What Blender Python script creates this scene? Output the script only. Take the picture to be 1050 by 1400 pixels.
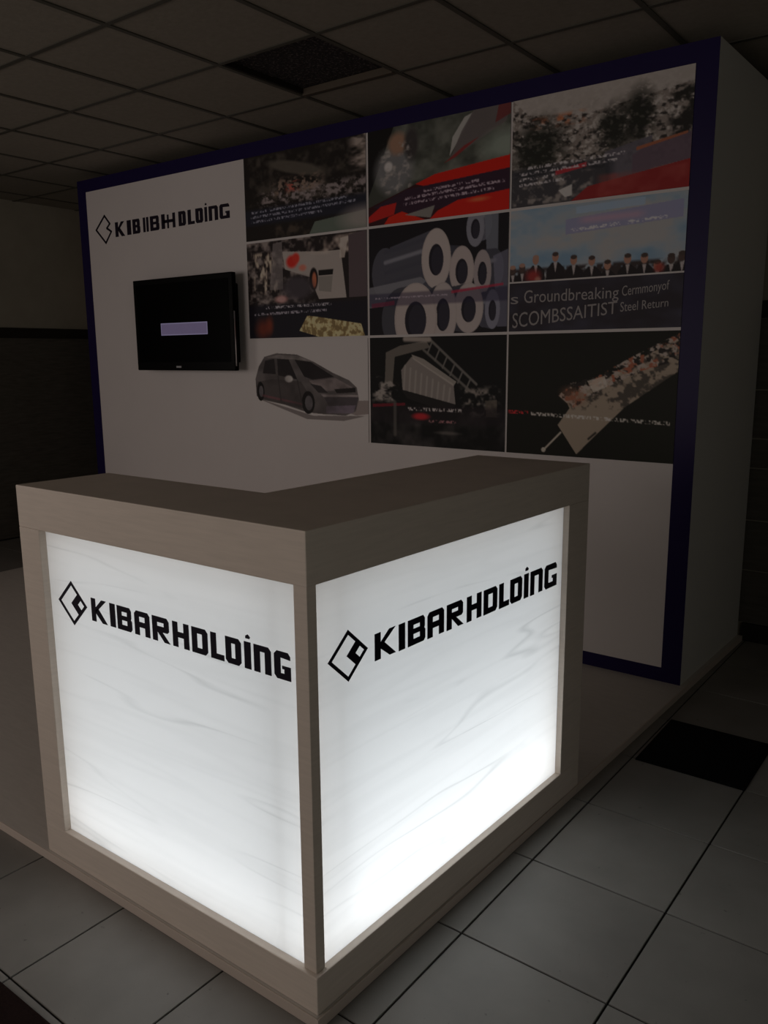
import bpy, bmesh, math, random
import numpy as np
from mathutils import Vector, Matrix

sc = bpy.context.scene
COL = sc.collection
for o in list(bpy.data.objects):
    bpy.data.objects.remove(o)

# ------------------------------------------------------------------ camera
CAM = Vector((1.1548, -1.2592, 1.5755))
YAW, PITCH, ROLL, FPX = -0.6442, 0.1875, -0.0079, 1122.7
fw = Vector((math.sin(YAW)*math.cos(PITCH), math.cos(YAW)*math.cos(PITCH), -math.sin(PITCH)))
rt = Vector((math.cos(YAW), -math.sin(YAW), 0))
up = rt.cross(fw)
r2 = rt*math.cos(ROLL) + up*math.sin(ROLL)
u2 = -rt*math.sin(ROLL) + up*math.cos(ROLL)
cd = bpy.data.cameras.new('camera')
cam = bpy.data.objects.new('camera', cd)
COL.objects.link(cam)
cam.matrix_world = Matrix(((r2.x, u2.x, -fw.x, CAM.x), (r2.y, u2.y, -fw.y, CAM.y), (r2.z, u2.z, -fw.z, CAM.z), (0, 0, 0, 1)))
cd.sensor_fit = 'VERTICAL'
cd.sensor_height = 36.0
cd.lens = FPX/1400*36.0
cd.clip_start = 0.05
sc.camera = cam

# ------------------------------------------------------------------ world, window daylight, added right fill, exposure
w = bpy.data.worlds.new('world'); sc.world = w
w.use_nodes = True
w.node_tree.nodes['Background'].inputs[0].default_value = (0.75, 0.85, 1.0, 1)
w.node_tree.nodes['Background'].inputs[1].default_value = 0.02
vs = sc.view_settings
vs.view_transform = 'Standard'; vs.look = 'None'; vs.gamma = 1.0; vs.exposure = 0.0; vs.use_curve_mapping = False
sc.cycles.use_denoising = True
sc.cycles.max_bounces = 8
sc.cycles.diffuse_bounces = 5

ROOM_X0, ROOM_X1, ROOM_Y0, ROOM_Y1, ZC = -5.857, 3.6, -3.8, 3.46, 2.91
WIN = (-3.4, -0.8, 0.9, 2.5)          # window in the wall behind the camera: x0, x1, z0, z1
WINL = (-3.3, -0.9, 0.9, 2.5)         # window in the left wall: y0, y1, z0, z1
FILLR = (-2.9, -0.7, 0.9, 2.5)         # made-up window added in the right wall for fill light: y0, y1, z0, z1

def area_light(name, loc, direction, sx, sy, power, color):
    l = bpy.data.lights.new(name, 'AREA'); l.shape = 'RECTANGLE'; l.size = sx; l.size_y = sy
    l.energy = power; l.color = color
    o = bpy.data.objects.new(name, l); COL.objects.link(o)
    o.location = loc
    o.rotation_euler = Vector(direction).to_track_quat('-Z', 'Y').to_euler()
    return o
DAY = (1.0, 0.885, 0.82)
area_light('window_or_fill_light', ((WIN[0]+WIN[1])/2, ROOM_Y0+0.04, (WIN[2]+WIN[3])/2), (0, 1, 0), WIN[1]-WIN[0]-0.1, WIN[3]-WIN[2]-0.1, 29, DAY)
area_light('window_or_fill_light', (ROOM_X0+0.04, (WINL[0]+WINL[1])/2, (WINL[2]+WINL[3])/2), (1, 0, 0), WINL[1]-WINL[0]-0.1, WINL[3]-WINL[2]-0.1, 18, DAY)
area_light('window_or_fill_light', (ROOM_X1-0.04, (FILLR[0]+FILLR[1])/2, (FILLR[2]+FILLR[3])/2), (-1, 0, 0), FILLR[1]-FILLR[0]-0.1, FILLR[3]-FILLR[2]-0.1, 10, (0.97, 0.97, 0.90))  # added fill at the invented right window, lifts the right-facing surfaces

# ------------------------------------------------------------------ helpers
def lin(c):
    c = c/255.0
    return c/12.92 if c <= 0.04045 else ((c+0.055)/1.055)**2.4
def S(r, g, b): return (lin(r), lin(g), lin(b))

def mat(name, color, rough=0.6, spec=0.3, metal=0.0, noise=0.0, nscale=20.0, bump=0.0, stretch=(1, 1, 1), emit=None, estr=0.0):
    m = bpy.data.materials.new(name); m.use_nodes = True
    nt = m.node_tree; b = nt.nodes['Principled BSDF']
    b.inputs['Base Color'].default_value = (*color, 1)
    b.inputs['Roughness'].default_value = rough
    b.inputs['Specular IOR Level'].default_value = spec
    b.inputs['Metallic'].default_value = metal
    if emit:
        b.inputs['Emission Color'].default_value = (*emit, 1); b.inputs['Emission Strength'].default_value = estr
    if noise or bump:
        tc = nt.nodes.new('ShaderNodeTexCoord'); mp = nt.nodes.new('ShaderNodeMapping')
        mp.inputs['Scale'].default_value = stretch
        n = nt.nodes.new('ShaderNodeTexNoise'); n.inputs['Scale'].default_value = nscale
        n.inputs['Detail'].default_value = 6; n.inputs['Roughness'].default_value = 0.6
        nt.links.new(tc.outputs['Object'], mp.inputs[0]); nt.links.new(mp.outputs[0], n.inputs['Vector'])
        if noise:
            mx = nt.nodes.new('ShaderNodeMix'); mx.data_type = 'RGBA'
            mx.inputs['A'].default_value = (*[c*(1-noise) for c in color], 1)
            mx.inputs['B'].default_value = (*[min(1, c*(1+noise)) for c in color], 1)
            rmp = nt.nodes.new('ShaderNodeMapRange'); rmp.inputs[1].default_value = 0.3; rmp.inputs[2].default_value = 0.7
            nt.links.new(n.outputs[0], rmp.inputs[0]); nt.links.new(rmp.outputs[0], mx.inputs['Factor'])
            nt.links.new(mx.outputs['Result'], b.inputs['Base Color'])
        if bump:
            bp = nt.nodes.new('ShaderNodeBump'); bp.inputs['Strength'].default_value = bump; bp.inputs['Distance'].default_value = 0.003
            nt.links.new(n.outputs[0], bp.inputs['Height']); nt.links.new(bp.outputs[0], b.inputs['Normal'])
    return m

def wloc(o):
    v = Vector((0, 0, 0))
    while o is not None:
        v += o.location; o = o.parent
    return v

def link(name, me, material, parent=None):
    o = bpy.data.objects.new(name, me); COL.objects.link(o)
    if material is not None and not me.materials: me.materials.append(material)
    if parent is not None: o.parent = parent
    return o

def meshpart(name, verts, faces, material, parent=None, bevel=0.0, smooth=False):
    """verts in world coordinates"""
    off = wloc(parent) if parent is not None else Vector((0, 0, 0))
    me = bpy.data.meshes.new(name)
    me.from_pydata([tuple(Vector(v)-off) for v in verts], [], faces)
    bm = bmesh.new(); bm.from_mesh(me)
    bmesh.ops.recalc_face_normals(bm, faces=bm.faces)
    if bevel:
        bmesh.ops.bevel(bm, geom=[e for e in bm.edges if e.calc_face_angle(0) > 0.5], offset=bevel, segments=2, profile=0.6, affect='EDGES')
    bm.to_mesh(me); bm.free()
    if smooth:
        for p in me.polygons: p.use_smooth = True
    return link(name, me, material, parent)

BF = [(0, 3, 2, 1), (4, 5, 6, 7), (0, 1, 5, 4), (1, 2, 6, 5), (2, 3, 7, 6), (3, 0, 4, 7)]
def box(name, x0, x1, y0, y1, z0, z1, material, parent=None, bevel=0.0, fn=None):
    v = [(x0, y0, z0), (x1, y0, z0), (x1, y1, z0), (x0, y1, z0), (x0, y0, z1), (x1, y0, z1), (x1, y1, z1), (x0, y1, z1)]
    if fn: v = [fn(*p) for p in v]
    return meshpart(name, v, BF, material, parent, bevel)

def prism(name, poly, z0, z1, material, parent=None, bevel=0.0):
    n = len(poly)
    v = [(x, y, z0) for x, y in poly] + [(x, y, z1) for x, y in poly]
    f = [tuple(range(n)), tuple(range(n, 2*n))] + [(i, (i+1) % n, n+(i+1) % n, n+i) for i in range(n)]
    return meshpart(name, v, f, material, parent, bevel)

def tag(o, label=None, cat=None, group=None, kind=None):
    if label: o['label'] = label
    if cat: o['category'] = cat
    if group: o['group'] = group
    if kind: o['kind'] = kind
    return o
def empty(name, loc):
    o = bpy.data.objects.new(name, None); COL.objects.link(o); o.location = loc
    o.empty_display_size = 0.1
    return o

# ------------------------------------------------------------------ materials
M = {}
M['grout'] = mat('grout', (0.012, 0.011, 0.010), 0.9)
M['ceil'] = mat('ceiling_tile_white', (0.27, 0.245, 0.205), 0.9, 0.1, noise=0.08, nscale=40, bump=0.3)
M['tbar'] = mat('grid_bar', (0.085, 0.08, 0.065), 0.6, 0.2)
M['plaster'] = mat('plaster', (0.34, 0.31, 0.25), 0.9, 0.1, noise=0.08, nscale=3)
M['dark_wood'] = mat('dark_wood', (0.10, 0.09, 0.075), 0.6, 0.2, noise=0.2, nscale=8, stretch=(1, 1, 8))
M['rail'] = mat('rail_wood', (0.022, 0.018, 0.014), 0.5, 0.3)
M['plain_wall'] = mat('far_plaster', (0.30, 0.27, 0.23), 0.9, 0.1)
M['platform'] = mat('platform_laminate', (0.56, 0.52, 0.48), 0.55, 0.2, noise=0.05, nscale=12, stretch=(1, 6, 1))
M['trim'] = mat('platform_trim', (0.55, 0.47, 0.41), 0.5, 0.3)
M['counter'] = mat('counter_laminate', (0.68, 0.595, 0.52), 0.5, 0.25, noise=0.05, nscale=14, stretch=(0.6, 0.6, 9))
M['counter_in'] = mat('lightbox_inside', (0.85, 0.86, 0.86), 0.7, 0.1)
M['letter'] = mat('logo_vinyl', (0.008, 0.006, 0.016), 0.5, 0.2)
M['wall_letter'] = mat('wall_logo_vinyl', (0.012, 0.007, 0.018), 0.5, 0.2)
M['display'] = mat('display_white', (0.75, 0.70, 0.69), 0.7, 0.15, noise=0.02, nscale=2)
M['return'] = mat('display_side_paint', (0.62, 0.61, 0.58), 0.8, 0.1)
M['blue'] = mat('navy_border', (0.014, 0.007, 0.062), 0.45, 0.2)
M['tv'] = mat('tv_gloss_black', (0.003, 0.003, 0.003), 0.35, 0.08)
M['tv_screen'] = mat('tv_screen', (0.0015, 0.0015, 0.0015), 0.35, 0.04)
M['tv_glint'] = mat('tv_glint_silver', (0.75, 0.72, 0.72), 0.3, 0.5, metal=0.8)
M['tv_logo'] = mat('tv_logo', (0.4, 0.4, 0.42), 0.4)
M['msg'] = mat('tv_message', (0.05, 0.045, 0.06), 0.4, 0.2, noise=0.2, nscale=12, emit=S(94, 84, 110), estr=0.6)
M['msg_edge'] = mat('tv_message_edge', (0.05, 0.05, 0.06), 0.4, 0.2, emit=S(120, 112, 140), estr=0.6)
M['mat_black'] = mat('mat_rubber', (0.006, 0.006, 0.007), 0.9, 0.1, noise=0.3, nscale=200, bump=0.5)
M['mat_brown'] = mat('mat_fibre', (0.018, 0.010, 0.009), 0.95, 0.05, noise=0.3, nscale=200, bump=0.5)
M['vent_dark'] = mat('vent_dark', (0.030, 0.027, 0.026), 0.7, 0.3, noise=0.9, nscale=75, bump=1.0)
for _n in M['vent_dark'].node_tree.nodes:
    if _n.type == 'MAP_RANGE': _n.inputs[1].default_value = 0.52; _n.inputs[2].default_value = 0.80
    if _n.type == 'MIX': _n.inputs['A'].default_value = (0.014, 0.012, 0.013, 1); _n.inputs['B'].default_value = (0.30, 0.26, 0.25, 1)
M['vent_frame'] = mat('vent_frame', (0.10, 0.08, 0.06), 0.6, 0.2)
M['glass_frame'] = mat('window_frame_white', (0.7, 0.7, 0.68), 0.5)
M['text'] = mat('banner_text', (0.40, 0.37, 0.37), 0.7, 0.1)

def floor_material():
    m = mat('floor_tile', (0.20, 0.19, 0.175), 0.45, 0.25)
    nt = m.node_tree; b = nt.nodes['Principled BSDF']
    oi = nt.nodes.new('ShaderNodeObjectInfo')
    geo = nt.nodes.new('ShaderNodeNewGeometry')
    n1 = nt.nodes.new('ShaderNodeTexNoise'); n1.inputs['Scale'].default_value = 5; n1.inputs['Detail'].default_value = 8
    n2 = nt.nodes.new('ShaderNodeTexNoise'); n2.inputs['Scale'].default_value = 38; n2.inputs['Detail'].default_value = 4
    nt.links.new(geo.outputs['Position'], n1.inputs['Vector']); nt.links.new(geo.outputs['Position'], n2.inputs['Vector'])
    base = nt.nodes.new('ShaderNodeMix'); base.data_type = 'RGBA'
    base.inputs['A'].default_value = (0.175, 0.164, 0.150, 1); base.inputs['B'].default_value = (0.275, 0.260, 0.240, 1)
    ad = nt.nodes.new('ShaderNodeMath'); ad.operation = 'MULTIPLY_ADD'; ad.inputs[1].default_value = 0.25
    nt.links.new(oi.outputs['Random'], ad.inputs[0]); 
    sb = nt.nodes.new('ShaderNodeMath'); sb.operation = 'SUBTRACT'; sb.inputs[1].default_value = 0.12
    nt.links.new(n1.outputs[0], sb.inputs[0]); nt.links.new(sb.outputs[0], ad.inputs[2])
    nt.links.new(ad.outputs[0], base.inputs['Factor'])
    # scuffs: a few dark flecks
    mr = nt.nodes.new('ShaderNodeMapRange'); mr.inputs[1].default_value = 0.70; mr.inputs[2].default_value = 0.76
    nt.links.new(n2.outputs[0], mr.inputs[0])
    sc_ = nt.nodes.new('ShaderNodeMix'); sc_.data_type = 'RGBA'
    sc_.inputs['B'].default_value = (0.06, 0.055, 0.05, 1)
    ml = nt.nodes.new('ShaderNodeMath'); ml.operation = 'MULTIPLY'; ml.inputs[1].default_value = 0.6
    nt.links.new(mr.outputs[0], ml.inputs[0]); nt.links.new(ml.outputs[0], sc_.inputs['Factor'])
    nt.links.new(base.outputs['Result'], sc_.inputs['A']); nt.links.new(sc_.outputs['Result'], b.inputs['Base Color'])
    return m
M['floor'] = floor_material()

def panel_material():
    """translucent backlit sheet with faint grey veins in the film"""
    m = bpy.data.materials.new('lightbox_film'); m.use_nodes = True
    nt = m.node_tree; nt.nodes.clear()
    out = nt.nodes.new('ShaderNodeOutputMaterial')
    tr = nt.nodes.new('ShaderNodeBsdfTranslucent'); df = nt.nodes.new('ShaderNodeBsdfDiffuse')
    mix = nt.nodes.new('ShaderNodeMixShader'); mix.inputs[0].default_value = 0.30
    nt.links.new(tr.outputs[0], mix.inputs[1]); nt.links.new(df.outputs[0], mix.inputs[2]); nt.links.new(mix.outputs[0], out.inputs[0])
    geo = nt.nodes.new('ShaderNodeNewGeometry')
    sep = nt.nodes.new('ShaderNodeSeparateXYZ'); nt.links.new(geo.outputs['Position'], sep.inputs[0])
    s = nt.nodes.new('ShaderNodeMath'); s.operation = 'ADD'
    nt.links.new(sep.outputs[0], s.inputs[0]); nt.links.new(sep.outputs[1], s.inputs[1])
    def veins(scale, angle, stretch, lo, hi, seed):
        # coordinates along the face (x+y) and up, turned by angle and squeezed across
        cb = nt.nodes.new('ShaderNodeCombineXYZ'); nt.links.new(s.outputs[0], cb.inputs[0]); nt.links.new(sep.outputs[2], cb.inputs[1])
        cb.inputs[2].default_value = seed
        mp = nt.nodes.new('ShaderNodeMapping'); mp.inputs['Rotation'].default_value = (0, 0, angle); mp.inputs['Scale'].default_value = (1, stretch, 1)
        nt.links.new(cb.outputs[0], mp.inputs[0])
        n = nt.nodes.new('ShaderNodeTexNoise'); n.inputs['Scale'].default_value = scale; n.inputs['Detail'].default_value = 2; n.inputs['Distortion'].default_value = 0.0
        nt.links.new(mp.outputs[0], n.inputs['Vector'])
        a = nt.nodes.new('ShaderNodeMath'); a.operation = 'SUBTRACT'; a.inputs[1].default_value = 0.5; nt.links.new(n.outputs[0], a.inputs[0])
        ab = nt.nodes.new('ShaderNodeMath'); ab.operation = 'ABSOLUTE'; nt.links.new(a.outputs[0], ab.inputs[0])
        mr = nt.nodes.new('ShaderNodeMapRange'); mr.inputs[1].default_value = 0; mr.inputs[2].default_value = hi; mr.inputs[3].default_value = 1; mr.inputs[4].default_value = 0
        nt.links.new(ab.outputs[0], mr.inputs[0])
        return mr.outputs[0]
    v1 = veins(0.55, 0.0, 10.0, 0, 0.012, 3.1)
    # veins come and go
    n3 = nt.nodes.new('ShaderNodeTexNoise'); n3.inputs['Scale'].default_value = 2.2
    nt.links.new(geo.outputs['Position'], n3.inputs['Vector'])
    mr3 = nt.nodes.new('ShaderNodeMapRange'); mr3.inputs[1].default_value = 0.42; mr3.inputs[2].default_value = 0.62
    nt.links.new(n3.outputs[0], mr3.inputs[0])
    k = nt.nodes.new('ShaderNodeMath'); k.operation = 'MULTIPLY'; nt.links.new(v1, k.inputs[0]); nt.links.new(mr3.outputs[0], k.inputs[1])
    k2 = nt.nodes.new('ShaderNodeMath'); k2.operation = 'MULTIPLY'; k2.inputs[1].default_value = 0.26; nt.links.new(k.outputs[0], k2.inputs[0])
    v2 = veins(0.8, 0.06, 16.0, 0, 0.08, 7.7)
    k3 = nt.nodes.new('ShaderNodeMath'); k3.operation = 'MULTIPLY_ADD'; k3.inputs[1].default_value = 0.05
    nt.links.new(v2, k3.inputs[0]); nt.links.new(k2.outputs[0], k3.inputs[2])
    cm = nt.nodes.new('ShaderNodeMix'); cm.data_type = 'RGBA'
    cm.inputs['A'].default_value = (0.90, 0.91, 0.91, 1); cm.inputs['B'].default_value = (0.30, 0.32, 0.32, 1)
    nt.links.new(k3.outputs[0], cm.inputs['Factor'])
    nt.links.new(cm.outputs['Result'], tr.inputs[0]); nt.links.new(cm.outputs['Result'], df.inputs[0])
    return m
M['film'] = panel_material()

# ------------------------------------------------------------------ room shell
WT = 0.12
fl = box('floor', ROOM_X0-WT, ROOM_X1+WT, ROOM_Y0-WT, ROOM_Y1+WT, -0.10, -0.004, M['grout']); tag(fl, kind='structure')
FT, FX, FY, FROT, J = 0.4225, 0.105, 0.482, -0.0114, 0.006
tile_me = None
rest_v, rest_f = [], []
cr, sr = math.cos(FROT), math.sin(FROT)
for i in range(-15, 10):
    for j in range(-14, 8):
        cx_, cy_ = (i+0.5)*FT, (j+0.5)*FT
        x, y = FX+cr*cx_-sr*cy_, FY+sr*cx_+cr*cy_
        if x+FT/2 > ROOM_X1 or x-FT/2 < ROOM_X0 or y-FT/2 < ROOM_Y0 or y+FT/2 > ROOM_Y1+0.0: continue
        if x+FT/2 < -0.02 and y-FT/2 > 0.06 and x-FT/2 > -4.6: continue       # wholly under the platform
        near = (-2.4 < x < 2.6 and -1.5 < y)
        if near:
            if tile_me is None:
                h = FT/2-J/2
                o = meshpart('tile', [(-h, -h, -0.008), (h, -h, -0.008), (h, h, -0.008), (-h, h, -0.008), (-h, -h, 0), (h, -h, 0), (h, h, 0), (-h, h, 0)], BF, M['floor'], fl, 0.0015)
                tile_me = o.data
            else:
                o = link('tile', tile_me, None, fl)
            o.location = (x, y, 0); o.rotation_euler = (0, 0, FROT)
        else:
            h = FT/2-J/2; b0 = len(rest_v)
            for z in (-0.008, 0):
                for sx, sy in ((-1, -1), (1, -1), (1, 1), (-1, 1)):
                    rest_v.append((x+sx*h, y+sy*h, z))
            rest_f += [tuple(b0+q for q in f) for f in BF]
ro = meshpart('tile_field', rest_v, rest_f, M['floor'], fl); tag(ro, kind='stuff')

# ceiling: grid bars and lay-in tiles
GX, GY, GP = -1.9334, 0.9936, 0.6
ce = box('ceiling', ROOM_X0-WT, ROOM_X1+WT, ROOM_Y0-WT, ROOM_Y1+WT, ZC+0.05, ZC+0.15, M['plain_wall']); tag(ce, kind='structure')
BW = 0.024
ii = [i for i in range(-12, 12) if ROOM_X0 < GX+GP*i < ROOM_X1]
jj = [j for j in range(-14, 8) if ROOM_Y0 < GY+GP*j < ROOM_Y1]
for i in ii:
    x = GX+GP*i; box('grid_bar', x-BW/2, x+BW/2, ROOM_Y0, ROOM_Y1, ZC-0.002, ZC+0.02, M['tbar'], ce)
for j in jj:
    y = GY+GP*j; box('grid_bar', ROOM_X0, ROOM_X1, y-BW/2, y+BW/2, ZC-0.0012, ZC+0.02, M['tbar'], ce)
xs = [ROOM_X0]+[GX+GP*i for i in ii]+[ROOM_X1]; ys = [ROOM_Y0]+[GY+GP*j for j in jj]+[ROOM_Y1]
ct_me = None
rv, rf = [], []
for a in range(len(xs)-1):
    for b in range(len(ys)-1):
        x0, x1, y0, y1 = xs[a]+BW/2-0.004, xs[a+1]-BW/2+0.004, ys[b]+BW/2-0.004, ys[b+1]-BW/2+0.004
        if x1-x0 < 0.02 or y1-y0 < 0.02: continue
        if abs((x0+x1)/2-(GX+0.3)) < 0.05 and abs((y0+y1)/2-(GY+0.9)) < 0.05: continue   # the opening with the dark vent
        z0, z1 = ZC+0.003, ZC+0.016
        if y1 < 0.2:
            b0 = len(rv)
            rv += [(x0, y0, z0), (x1, y0, z0), (x1, y1, z0), (x0, y1, z0), (x0, y0, z1), (x1, y0, z1), (x1, y1, z1), (x0, y1, z1)]
            rf += [tuple(b0+q for q in f) for f in BF]; continue
        full = abs(x1-x0-(GP-BW+0.008)) < 1e-4 and abs(y1-y0-(GP-BW+0.008)) < 1e-4
        if full and ct_me is not None:
            o = link('ceiling_tile', ct_me, None, ce); o.location = ((x0+x1)/2, (y0+y1)/2, 0)
        elif full:
            h = (x1-x0)/2
            o = box('ceiling_tile', -h, h, -h, h, z0, z1, M['ceil'], ce); ct_me = o.data; o.location = ((x0+x1)/2, (y0+y1)/2, 0)
        else:
            box('ceiling_tile', x0, x1, y0, y1, z0, z1, M['ceil'], ce)
ro = meshpart('ceiling_tile_field', rv, rf, M['ceil'], ce); tag(ro, kind='stuff')

RAIL0, RAIL1 = 1.757, 1.845
def win_wall(name, axis, at0, at1, lo, hi, win, material):
    """wall slab with one window opening; axis 'x' = wall runs along x"""
    vv, ff = [], []
    a0, a1, z0, z1 = win
    for (a, b, c, d) in ((lo, a0, 0, ZC+0.05), (a1, hi, 0, ZC+0.05), (a0, a1, 0, z0), (a0, a1, z1, ZC+0.05)):
        b0 = len(vv)
        q = [(a, at0, c), (b, at0, c), (b, at1, c), (a, at1, c), (a, at0, d), (b, at0, d), (b, at1, d), (a, at1, d)]
        vv += q if axis == 'x' else [(y, x, z) for x, y, z in q]
        ff += [tuple(b0+k for k in f) for f in BF]
    return tag(meshpart(name, vv, ff, material), kind='structure')
gm = bpy.data.materials.new('window_glass'); gm.use_nodes = True
gb = gm.node_tree.nodes['Principled BSDF']; gb.inputs['Transmission Weight'].default_value = 1.0; gb.inputs['Roughness'].default_value = 0.02; gb.inputs['IOR'].default_value = 1.45
def window(name, axis, at, win):
    a0, a1, z0, z1 = win; mid = (a0+a1)/2
    fn = None if axis == 'x' else (lambda x, y, z: (y, x, z))
    loc = (mid, at, z0) if axis == 'x' else (at, mid, z0)
    e = tag(empty(name, loc), kind='structure')
    for a in (a0, mid-0.025, a1-0.05): box('window_frame', a, a+0.05, at-0.03, at+0.03, z0, z1, M['glass_frame'], e, 0, fn)
    for z in (z0, z1-0.05): box('window_frame', a0+0.05, a1-0.05, at-0.025, at+0.025, z, z+0.05, M['glass_frame'], e, 0, fn)
    for a, b in ((a0+0.05, mid-0.025), (mid+0.025, a1-0.05)): box('pane', a, b, at-0.003, at+0.003, z0+0.05, z1-0.05, gm, e, 0, fn)
wl = win_wall('wall_left', 'y', ROOM_X0-WT, ROOM_X0, ROOM_Y0, ROOM_Y1, WINL, M['plaster'])
wr = win_wall('wall_right', 'y', ROOM_X1, ROOM_X1+WT, ROOM_Y0, ROOM_Y1, FILLR, M['plaster'])
wf = win_wall('wall_front', 'x', ROOM_Y0-WT, ROOM_Y0, ROOM_X0, ROOM_X1, WIN, M['plain_wall'])
window('window_1', 'x', ROOM_Y0-0.07, WIN); window('window_2', 'y', ROOM_X0-0.07, WINL); window('fill_window', 'y', ROOM_X1+0.07, FILLR)  # the right-wall window is invented, added only to carry the fill light
box('wainscot', ROOM_X0, ROOM_X0+0.012, WINL[1]+0.1, ROOM_Y1, 0.0, RAIL0, M['dark_wood'], wl)
box('dado_rail', ROOM_X0, ROOM_X0+0.03, WINL[1]+0.1, ROOM_Y1, RAIL0, RAIL1, M['rail'], wl, 0.006)
wb = box('wall_back', ROOM_X0, ROOM_X1, ROOM_Y1, ROOM_Y1+WT, 0, ZC+0.05, M['plaster']); tag(wb, kind='structure')
zb = [0.10, 0.40, 0.68, 0.966, 1.125, 1.385, RAIL0]
for a in range(6):
    box('wainscot_board', ROOM_X0+0.03, ROOM_X1, ROOM_Y1-0.014, ROOM_Y1, zb[a]+0.004, zb[a+1]-0.004, M['dark_wood'], wb, 0.003)
box('dado_rail', ROOM_X0+0.03, ROOM_X1, ROOM_Y1-0.03, ROOM_Y1, RAIL0, RAIL1, M['rail'], wb, 0.006)
bb = box('baseboard_back', 0.115, ROOM_X1, ROOM_Y1-0.028, ROOM_Y1, 0.0, 0.10, M['rail'], None, 0.004); tag(bb, kind='structure')
# ------------------------------------------------------------------ platform under counter and display
HP = 0.03
pl = empty('platform', (-2.3, 1.7, 0))
tag(pl, 'low pale platform with thin edge strip carrying the counter and display wall', 'platform')
def ped(y, o=0.0): return 0.010+0.034*y+o
prism('deck', [(-4.65, -0.006), (ped(0, -0.006), -0.006), (ped(3.428, -0.006), 3.428), (-4.65, 3.428)], 0.0, HP, M['platform'], pl)
prism('edge_strip', [(-4.65, -0.010), (ped(0, 0.0), -0.010), (ped(0, -0.006), -0.006), (-4.65, -0.006)], 0.0, HP, M['trim'], pl, 0.002)
prism('edge_strip', [(ped(0, 0.0), -0.010), (ped(3.428, 0.0), 3.428), (ped(3.428, -0.006), 3.428), (ped(0, -0.006), -0.006)], 0.0, HP, M['trim'], pl, 0.002)

# ------------------------------------------------------------------ reception counter
K = 0.039
def sh(x, y, z): return (x+K*y, y, z)
CL, CH, CD, D1, W2 = 1.146, 1.213, 1.375, 0.31, 0.44
TB, BB = 1.088, 0.130            # underside of top slab, top of bottom band
LX = -1.042; RY = 1.232           # openings
rc = empty('reception_counter', (-0.5, 0.4, HP))
tag(rc, 'white laminate L-shaped reception counter with glowing logo panels on both faces', 'counter')
Lp = [(-CL, 0), (0, 0), (0, CD), (-W2, CD), (-W2, D1), (-CL, D1)]
Lp = [sh(x, y, 0)[:2] for x, y in Lp]
prism('countertop', Lp, TB, CH, M['counter'], rc, 0.003)
prism('plinth', Lp, HP, BB, M['counter'], rc, 0.003)
box('side_stile', -CL, LX, 0, D1, BB, TB, M['counter'], rc, 0.002, sh)
box('side_stile', -W2, 0, RY, CD, BB, TB, M['counter'], rc, 0.002, sh)
box('corner_post', -0.052, -0.012, 0.012, 0.042, BB, TB, M['counter'], rc, 0.002, sh)
box('back_panel', LX, -W2, D1-0.018, D1, BB, TB, M['counter'], rc, 0.0, sh)
box('back_panel', -W2, -W2+0.018, D1, RY, BB, TB, M['counter'], rc, 0.0, sh)
box('light_board', LX, -0.145, 0.135, 0.145, BB, TB, M['counter_in'], rc, 0.0, sh)
box('light_board', -0.145, -0.135, 0.135, RY, BB, TB, M['counter_in'], rc, 0.0, sh)
def open_panel(name, front, depth):
    """sheet with a rim: front is four world points, depth a vector into the box"""
    f = [Vector(p) for p in front]; d = Vector(depth)
    v = f + [p+d for p in f]
    return meshpart(name, v, [(0, 1, 2, 3)]+[(i, (i+1) % 4, 4+(i+1) % 4, 4+i) for i in range(4)], M['film'], rc)
R_ = 0.021
left_panel = open_panel('light_panel', [sh(LX, R_, BB), sh(-0.051, R_, BB), sh(-0.051, R_, TB), sh(LX, R_, TB)], (0, 0.006, 0))
right_panel = open_panel('light_panel', [sh(-R_, 0.041, BB), sh(-R_, RY, BB), sh(-R_, RY, TB), sh(-R_, 0.041, TB)], (-0.006, 0, 0))
left_panel['label'] = 'backlit front panel with dark logo'; right_panel['label'] = 'backlit side panel with dark logo'

# lamps in the counter: light sheets on the back boards, tubes along the floor of the box
COOL = (0.925, 0.965, 1.0)
def inner(name, loc, d, sx, sy, p):
    o = area_light(name, loc, d, sx, sy, p, COOL); off = wloc(rc); o.parent = rc; o.location = Vector(loc)-off
    return o
# rows of light strips on each board, the lowest rows strongest
rows = 8; rh = (TB-BB)/rows
PL = [1.22, 0.68, 0.65, 0.56, 0.52, 0.47, 0.40, 0.56]; PR = [1.80, 1.03, 0.93, 0.74, 0.61, 0.50, 0.40, 0.52]
for k_ in range(rows):
    z_ = BB+rh*(k_+.5)
    inner('counter_light_strip', sh((LX-0.09)/2, 0.128, z_), (0, -1, 0), -0.09-LX, rh, PL[k_]*0.43)
    inner('counter_light_strip', sh(-0.128, (0.09+RY)/2, z_), (1, -K, 0), RY-0.09, rh, PR[k_]*0.53)

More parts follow.
